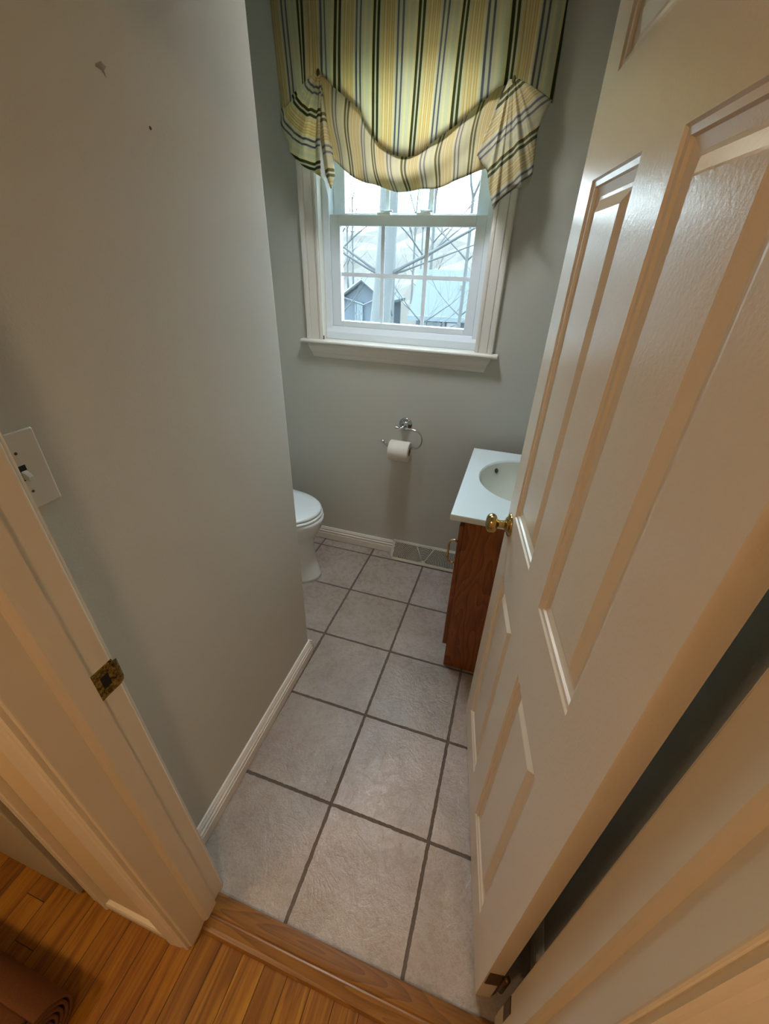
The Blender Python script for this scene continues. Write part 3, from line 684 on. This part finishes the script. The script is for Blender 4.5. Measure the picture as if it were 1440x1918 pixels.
# ---------------------------------------------------------------- switch, strike plate, marks
sw = empty('light_switch', (-.006, -.229, 1.259)); tag(sw, 'white light switch plate on the left wall beside the door jamb', 'light switch')
m = MB(); m.box(0, .006, -.035, .035, -.059, .059); m.build('switch_plate', M['plate'], sw, bevel=.003, seg=3)
m = MB(); m.box(.0055, .0063, -.0048, .0048, -.0115, .0115); m.build('toggle_slot', M['black'], sw)
m = MB(); m.add([(.005, y, z) for y in (-.0045, .0045) for z in (-.009, .004)] + [(.017, y, z) for y in (-.0035, .0035) for z in (-.012, -.004)], [(0,1,3,2), (4,6,7,5), (0,4,5,1), (2,3,7,6), (0,2,6,4), (1,5,7,3)]); m.build('toggle', M['plate'], sw, bevel=.001)
for z in (-.030, .030):
    m = MB().lathe([(.0022, .0055), (.0022, .0064), (0, .0068)], (0, 0, z), (1, 0, 0), 12); tag(m.build('screw', M['drain'], sw), 'small dark screw head')

SZ = .957
sp = empty('strike_plate', (J0, -.306 - .0125*SZ, SZ)); tag(sp, 'worn brass strike plate on the left door jamb', 'strike plate')
m = MB()
# plate with rectangular hole (four strips) and rounded lip wrapping the jamb edge
m.box(-.0004, .0014, -.020, -.008, -.029, .029); m.box(-.0004, .0014, .006, .019, -.029, .029); m.box(-.0004, .0014, -.008, .006, .013, .029); m.box(-.0004, .0014, -.008, .006, -.029, -.013)
m.build('plate', M['strike'], sp, bevel=.0004)
m = MB(); pr_ = [(.0014, .019, 1.0), (.0012, .0225, .93), (-.001, .0258, .82), (-.0045, .0275, .70)]
vs = []; 
for x, y, s_ in pr_:
    vs += [(x, y, .026*s_), (x, y, -.026*s_)]
m.add(vs, [(0,1,3,2), (2,3,5,4), (4,5,7,6)]); o = m.build('curved_lip', M['strike'], sp); mm = o.modifiers.new('t', 'SOLIDIFY'); mm.thickness = .0012; mm.offset = 1
m = MB(); m.box(-.0008, .0004, -.008, .006, -.013, .013); tag(m.build('latch_hole', M['black'], sp), 'dark latch hole')
for z in (-.021, .021):
    m = MB().lathe([(.0032, .0012), (.0032, .0018), (0, .0016)], (0, -.001, z), (1, 0, 0), 12); m.build('screw', M['bronze'], sp)

an = MB(); an.add([(0, 0, 0), (0, .012, .006), (0, .020, .002), (0, .014, -.004), (0, .016, -.012), (0, .008, -.005), (0, -.002, -.004)] + [(.002, .004, 0), (.002, .011, .003), (.002, .012, -.003)], [(0,1,8,7), (1,2,8), (2,3,9,8), (3,4,9), (4,5,9), (5,6,7,9), (6,0,7), (7,8,9)])
o = an.build('wall_hook_scar', M['mark']); o.location = (-.0108, .092, 1.772); tag(o, 'small torn paint scar high on the left wall', 'wall mark')
o = MB().lathe([(.003, 0), (.002, .0015), (0, .002)], (0, 0, 0), (1, 0, 0), 10).build('nail_head', M['drain']); o.location = (-.0122, .180, 1.720); tag(o, 'tiny nail head in the left wall right of the paint scar', 'nail')

# ---------------------------------------------------------------- rolled mat on the hall floor
rm = empty('rolled_mat', (-.40, -.655, .085)); tag(rm, 'rolled red-brown mat lying on the hardwood floor at the lower left', 'mat')
def spiral(r0, r1, turns, n, th):
    out = []
    for k in range(n):
        f = k/(n-1); q = f*turns*2*PI; r = r0 + (r1-r0)*f; out.append((r*math.cos(q), r*math.sin(q)))
    return out
sp_ = spiral(.012, .080, 6.2, 240, .004)
m = MB(); xa, xb = -.55, .345
vs = [(x, a_, b_) for x in (xa, xb) for a_, b_ in sp_]; m.add(vs, [(k, k+1, 240+k+1, 240+k) for k in range(239)])
o = m.build('mat_sheet', M['mat'], rm, smooth=True); mm = o.modifiers.new('t', 'SOLIDIFY'); mm.thickness = .006; mm.offset = 0
m = MB().lathe([(.0, 0), (.078, 0), (.078, .004), (0, .004)], (xb-.022, 0, 0), (1, 0, 0), 40); tag(m.build('mat_core', M['matedge'], rm), 'dark inner layers of the roll')

# ---------------------------------------------------------------- outdoors
ext = MB(); ext.box(-60, 50, 1.56, 80, -3.3, -3.2); tag(ext.build('ground', M['ground']), kind='structure')
# scrub covered rise
hm = MB(); nx, ny = 60, 12; vs = []
for j_ in range(ny):
    for i in range(nx):
        x = -60 + 100*i/(nx-1); y = 30 + 40*j_/(ny-1)
        vs.append((x, y, -3.2 + 9.3*(j_/(ny-1))**.8 + .7*math.sin(i*.7)*math.sin(j_) + random.random()*.5))
hm.add(vs, [(j_*nx+i, j_*nx+i+1, (j_+1)*nx+i+1, (j_+1)*nx+i) for j_ in range(ny-1) for i in range(nx-1)])
tag(hm.build('scrub_hillside', M['brush']), 'reddish dry scrub covered rise far behind the houses', 'hillside', kind='stuff')

def branch(mb, p, d, length, r, depth, rnd, curl=.35):
    pts = [p]; rs = [r]; n = 5
    for k in range(n):
        d = (d + Vector((rnd.uniform(-1, 1), rnd.uniform(-1, 1), rnd.uniform(-.5, .9)))*curl*.4).normalized()
        p = p + d*length/n; pts.append(p); rs.append(r*(1 - .62*(k+1)/n))
    mb.tube(pts, rs, 5 if depth < 2 else 4, cap=False)
    if depth <= 0: return
    for k in range(rnd.choice((2, 3, 3))):
        i = rnd.randint(2, n); q = rnd.uniform(0, 2*PI); side = Vector((math.cos(q), math.sin(q), rnd.uniform(.1, .9))).normalized()
        branch(mb, pts[i], (d*.9 + side*.8).normalized(), length*rnd.uniform(.55, .78), rs[i]*.72, depth-1, rnd, curl)
def tree(name, loc, h, r, seed, label, forks, depth=4, lean=(0, 0)):
    rnd = random.Random(seed); root = empty(name, loc); tag(root, label, 'tree')
    t_ = MB(); pts = [Vector((lean[0]*f, lean[1]*f, h*f)) + Vector((math.sin(f*5+seed)*r*.5, 0, 0)) for f in [k/8 for k in range(9)]]
    t_.tube(pts, [r*(1.25 - .5*k/8) for k in range(9)], 14, cap=False); t_.build('trunk', M['bark'], root, smooth=True)
    b_ = MB()
    for (f, dx, dy, dz, L_, rf) in forks:
        branch(b_, pts[int(f*8)], Vector((dx, dy, dz)).normalized(), L_, r*rf, depth, rnd)
    b_.build('branches', M['twig'], root, smooth=True)
    return root
tree('bare_tree', (-2.15, 8, -3.2), 6.0, .21, 3, 'big bare tree trunk close outside the window', [(1, .55, .1, 1, 2.4, .62), (1, -.25, .1, 1, 2.6, .6), (.87, .9, 0, .55, 2.6, .17), (.75, -1, -.1, .55, 2.2, .13), (.62, -1, 0, .25, 2.2, .1), (.75, 1, .2, .4, 2.0, .1), (.62, 1, -.1, .3, 1.8, .09), (.5, -.8, .1, .3, 1.6, .08), (.62, .3, -1, .5, 1.6, .09), (.87, -.9, -.4, .5, 2, .12)], 4)
FK = [(1, .3, 0, 1, 1.8, .7), (1, -.4, .1, 1, 1.8, .7), (.75, 1, .1, .9, 1.5, .5), (.75, -1, 0, .9, 1.5, .5), (.5, -1, .3, .8, 1.2, .4), (.5, 1, 0, .8, 1.2, .4)]
protos = [tree('bare_tree', (-6.3, 13, -3.2), 6.5, .075, 11, 'thin bare tree at the left edge of the window view', FK, 4),
          tree('bare_tree', (-1.6, 15, -3.2), 6.5, .06, 23, 'thin bare tree standing at the right edge of the window view', FK, 5)]
k = 0
rnd = random.Random(5)
for i in range(11):
    c = copy_tree(protos[i % 2]); c.location = (-15 + i*1.7 + rnd.uniform(-.3, .3), (25, 34, 29)[i % 3], (-3.2, -2.6, -3.0)[i % 3]); c.rotation_euler = (0, 0, rnd.uniform(0, 6)); s_ = rnd.uniform(.9, 1.25); c.scale = (s_, s_, s_)
    c['label'] = 'one of the distant bare trees standing in front of the scrub hillside'; c['group'] = 'distant bare winter trees'
for x_, y_, r_ in ((-4.9, 12.0, .4), (-3.6, 13.6, 2.1), (-2.3, 12.4, 3.9), (-1.0, 13.9, 5.2)):
    c = copy_tree(protos[1]); c.location = (x_, y_, -3.2); c.rotation_euler = (0, 0, r_); c['label'] = 'one of the slim bare trees between the big trunk and the houses'; c['group'] = 'slim bare trees in the yard'
# gabled house
gh = empty('house', (-6.2, 18, -3.2)); tag(gh, 'blue-grey gabled house with white bargeboards, lower left of the window view', 'house')
def G(x, y, z): return (x+6.2, y-18, z+3.2)
m = MB(); m.add([G(x, y, z) for y in (18, 20.3) for x, z in ((-7.3, -3.2), (-5.2, -3.2), (-5.2, .15), (-6.2, .80), (-7.3, .08))], [(0,1,2,3,4), (9,8,7,6,5)] + [(i, (i+1) % 5, 5+(i+1) % 5, 5+i) for i in range(5)])
m.build('siding', M['siding'], gh)
m = MB(); m.add([G(x, y, z) for y in (17.7, 20.5) for x, z in ((-6.2, .98), (-5.05, .16), (-5.05, .06), (-6.2, .86), (-7.5, .0), (-7.5, .1))], [tuple(range(6)), tuple(range(6, 12))] + [(i, (i+1) % 6, 6+(i+1) % 6, 6+i) for i in range(6)]); m.build('roof', M['shingle'], gh)
m = MB(); m.tube([G(-6.2, 17.68, .92), G(-5.05, 17.68, .12)], .055, 4); m.tube([G(-6.2, 17.68, .92), G(-7.5, 17.68, .05)], .055, 4); m.tube([G(-5.3, 17.8, .33), G(-6.15, 17.8, -.02)], .04, 4); m.tube([G(-7.2, 17.8, .25), G(-6.15, 17.8, -.02)], .04, 4)
m.build('bargeboard', M['exttrim'], gh)
m = MB(); m.box(.00, .30-.3+.3, -.08, -.02, 2.42, 3.22); m.v = [(x-.34, y, z) for x, y, z in m.v]; wf = m.build('window', M['extglass'], gh)
m = MB()
for x in (-.36, -.06): m.box(x-.03, x+.03, -.11, -.03, 2.38, 3.26)
for z in (2.40, 2.82, 3.24): m.box(-.36, -.06, -.11, -.03, z-.025, z+.025)
m.build('window_frame', M['exttrim'], wf)
# long low house with the pale roof
lh = empty('house', (-3.9, 16.8, -3.2), math.radians(8)); tag(lh, 'long low house with pale shingle roof and white fascia, right of the window view', 'house')
m = MB(); n = 4
m.add([(x, y, z) for x in (0, 8.5) for y, z in ((0, 2.98), (3.6, 4.55), (3.6, 4.45), (0, 2.86))], [(0,1,2,3), (7,6,5,4)] + [(i, (i+1) % 4, 4+(i+1) % 4, 4+i) for i in range(4)])
m.add([(x, y, z) for x in (0, 8.5) for y, z in ((7.2, 2.98), (3.6, 4.55), (3.6, 4.45), (7.2, 2.86))], [(0,1,2,3), (7,6,5,4)] + [(i, (i+1) % 4, 4+(i+1) % 4, 4+i) for i in range(4)])
m.build('roof', M['shingle'], lh)
m = MB(); m.box(-.02, 8.5, -.06, 0, 2.83, 3.0); m.build('fascia', M['exttrim'], lh)
m = MB(); m.box(.3, 8.3, .4, 6.8, 0, 2.98); m.build('siding', M['siding'], lh)
for x0 in (.75, 1.55, 2.6): 
    m = MB(); m.box(x0, x0+(.55 if x0 < 2 else .9), .34, .42, 1.7, 2.75); wf = m.build('window', M['extglass'], lh)
for x0 in (.68, 1.42, 2.4, 3.6):
    m = MB(); m.box(x0-.05, x0+.05, .28, .38, 0, 2.9); m.build('porch_post', M['exttrim'], lh)
m = MB(); m.box(1.9, 2.05, 2.0, 2.12, 3.8, 4.05); m.build('roof_vent', M['drain'], lh)

# ---------------------------------------------------------------- lights
W = bpy.data.worlds.new('sky'); bpy.context.scene.world = W; W.use_nodes = True; t = W.node_tree
bg = t.nodes['Background']; tc = t.nodes.new('ShaderNodeTexCoord'); nz = t.nodes.new('ShaderNodeTexNoise'); nz.inputs['Scale'].default_value = 4; nz.inputs['Detail'].default_value = 6
rp = t.nodes.new('ShaderNodeValToRGB'); rp.color_ramp.elements[0].position = .45; rp.color_ramp.elements[0].color = (.20, .43, .51, 1); rp.color_ramp.elements[1].position = .63; rp.color_ramp.elements[1].color = (.93, .98, 1, 1)
t.links.new(tc.outputs['Generated'], nz.inputs['Vector']); t.links.new(nz.outputs['Fac'], rp.inputs[0]); t.links.new(rp.outputs[0], bg.inputs[0]); 
sz = t.nodes.new('ShaderNodeSeparateXYZ'); t.links.new(tc.outputs['Generated'], sz.inputs[0])
mr = t.nodes.new('ShaderNodeMapRange'); mr.interpolation_type = 'SMOOTHSTEP'
for k_, v_ in (('From Min', .12), ('From Max', .75), ('To Min', 9.0), ('To Max', 14.0)): mr.inputs[k_].default_value = v_
t.links.new(sz.outputs[2], mr.inputs[0]); t.links.new(mr.outputs[0], bg.inputs[1])

def lamp(name, loc, label, col, power, size):
    root = empty(name, loc); tag(root, label, 'ceiling light')
    m = MB().lathe([(0, 0), (.15, 0), (.15, -.02), (.14, -.022)], (0, 0, 0), (0, 0, 1), 32); m.build('lamp_base', M['mirror'], root, smooth=False)
    m = MB().lathe([(.135, -.022), (.13, -.05), (.10, -.075), (.05, -.088), (0, -.09)], (0, 0, 0), (0, 0, 1), 32); m.build('lamp_shade', emis(name+' glow', col, power), root, smooth=True)
lamp('hall_light', (-.45, -1.50, CEIL), 'warm dome ceiling light at the left end of the hallway', '#ffd8ab', 32, .15)
lamp('hall_light', (1.35, -1.60, CEIL), 'added unseen warm fill dome at the right end of the hallway', '#ffd9ae', 28, .15)  # second hall lamp is added fill for the left wall and jamb
root = empty('bathroom_fill_light', (.20, .95, CEIL)); tag(root, 'added unseen fill light in a deep drum over the bathroom floor', 'ceiling light')  # added fill lamp; daylight alone leaves the bathroom too dim
MB().loft([[(r_*math.cos(2*PI*k/40), r_*math.sin(2*PI*k/40), z_) for k in range(40)] for r_, z_ in ((.125, 0), (.125, -.15), (.119, -.15), (.119, -.003))], cap=False).build('fill_drum', M['mirror'], root, angle=.6)  # depth chosen to keep the fill off the upper walls
MB().lathe([(.118, -.012), (.118, -.016), (0, -.017)], (0, 0, 0), (0, 0, 1), 40).build('fill_diffuser', emis('bathroom fill light glow', '#e8effa', 48), root)

# ---------------------------------------------------------------- camera
f_px = 767.07
RW = [[.952, .306, .029], [.183, -.487, -.854], [-.247, .818, -.519]]
import math as _m
yaw, pit, rol = -.2937, .5459, -.0339
cy, sy, cp, sp2 = _m.cos(yaw), _m.sin(yaw), _m.cos(pit), _m.sin(pit)
fwd = Vector((sy*cp, cy*cp, -sp2)); rt = Vector((cy, -sy, 0)); dn = fwd.cross(rt)
r2 = rt*_m.cos(rol) + dn*_m.sin(rol); d2_ = -rt*_m.sin(rol) + dn*_m.cos(rol)
cam = bpy.data.cameras.new('camera'); co = bpy.data.objects.new('camera', cam); C.objects.link(co)
mt = Matrix((r2, -d2_, -fwd)).transposed().to_4x4(); mt.translation = Vector((.6574, -.5847, 1.5356)); co.matrix_world = mt
cam.sensor_fit = 'VERTICAL'; cam.sensor_height = 36; cam.sensor_width = 36; cam.lens = f_px*36/1918; cam.clip_start = .02; cam.clip_end = 300
S = bpy.context.scene; S.camera = co
S.view_settings.view_transform = 'Standard'; S.view_settings.look = 'None'; S.view_settings.gamma = 1; S.view_settings.exposure = 1.45
S.cycles.max_bounces = 10; S.cycles.diffuse_bounces = 6; S.cycles.use_denoising = True; S.cycles.sample_clamp_indirect = 6
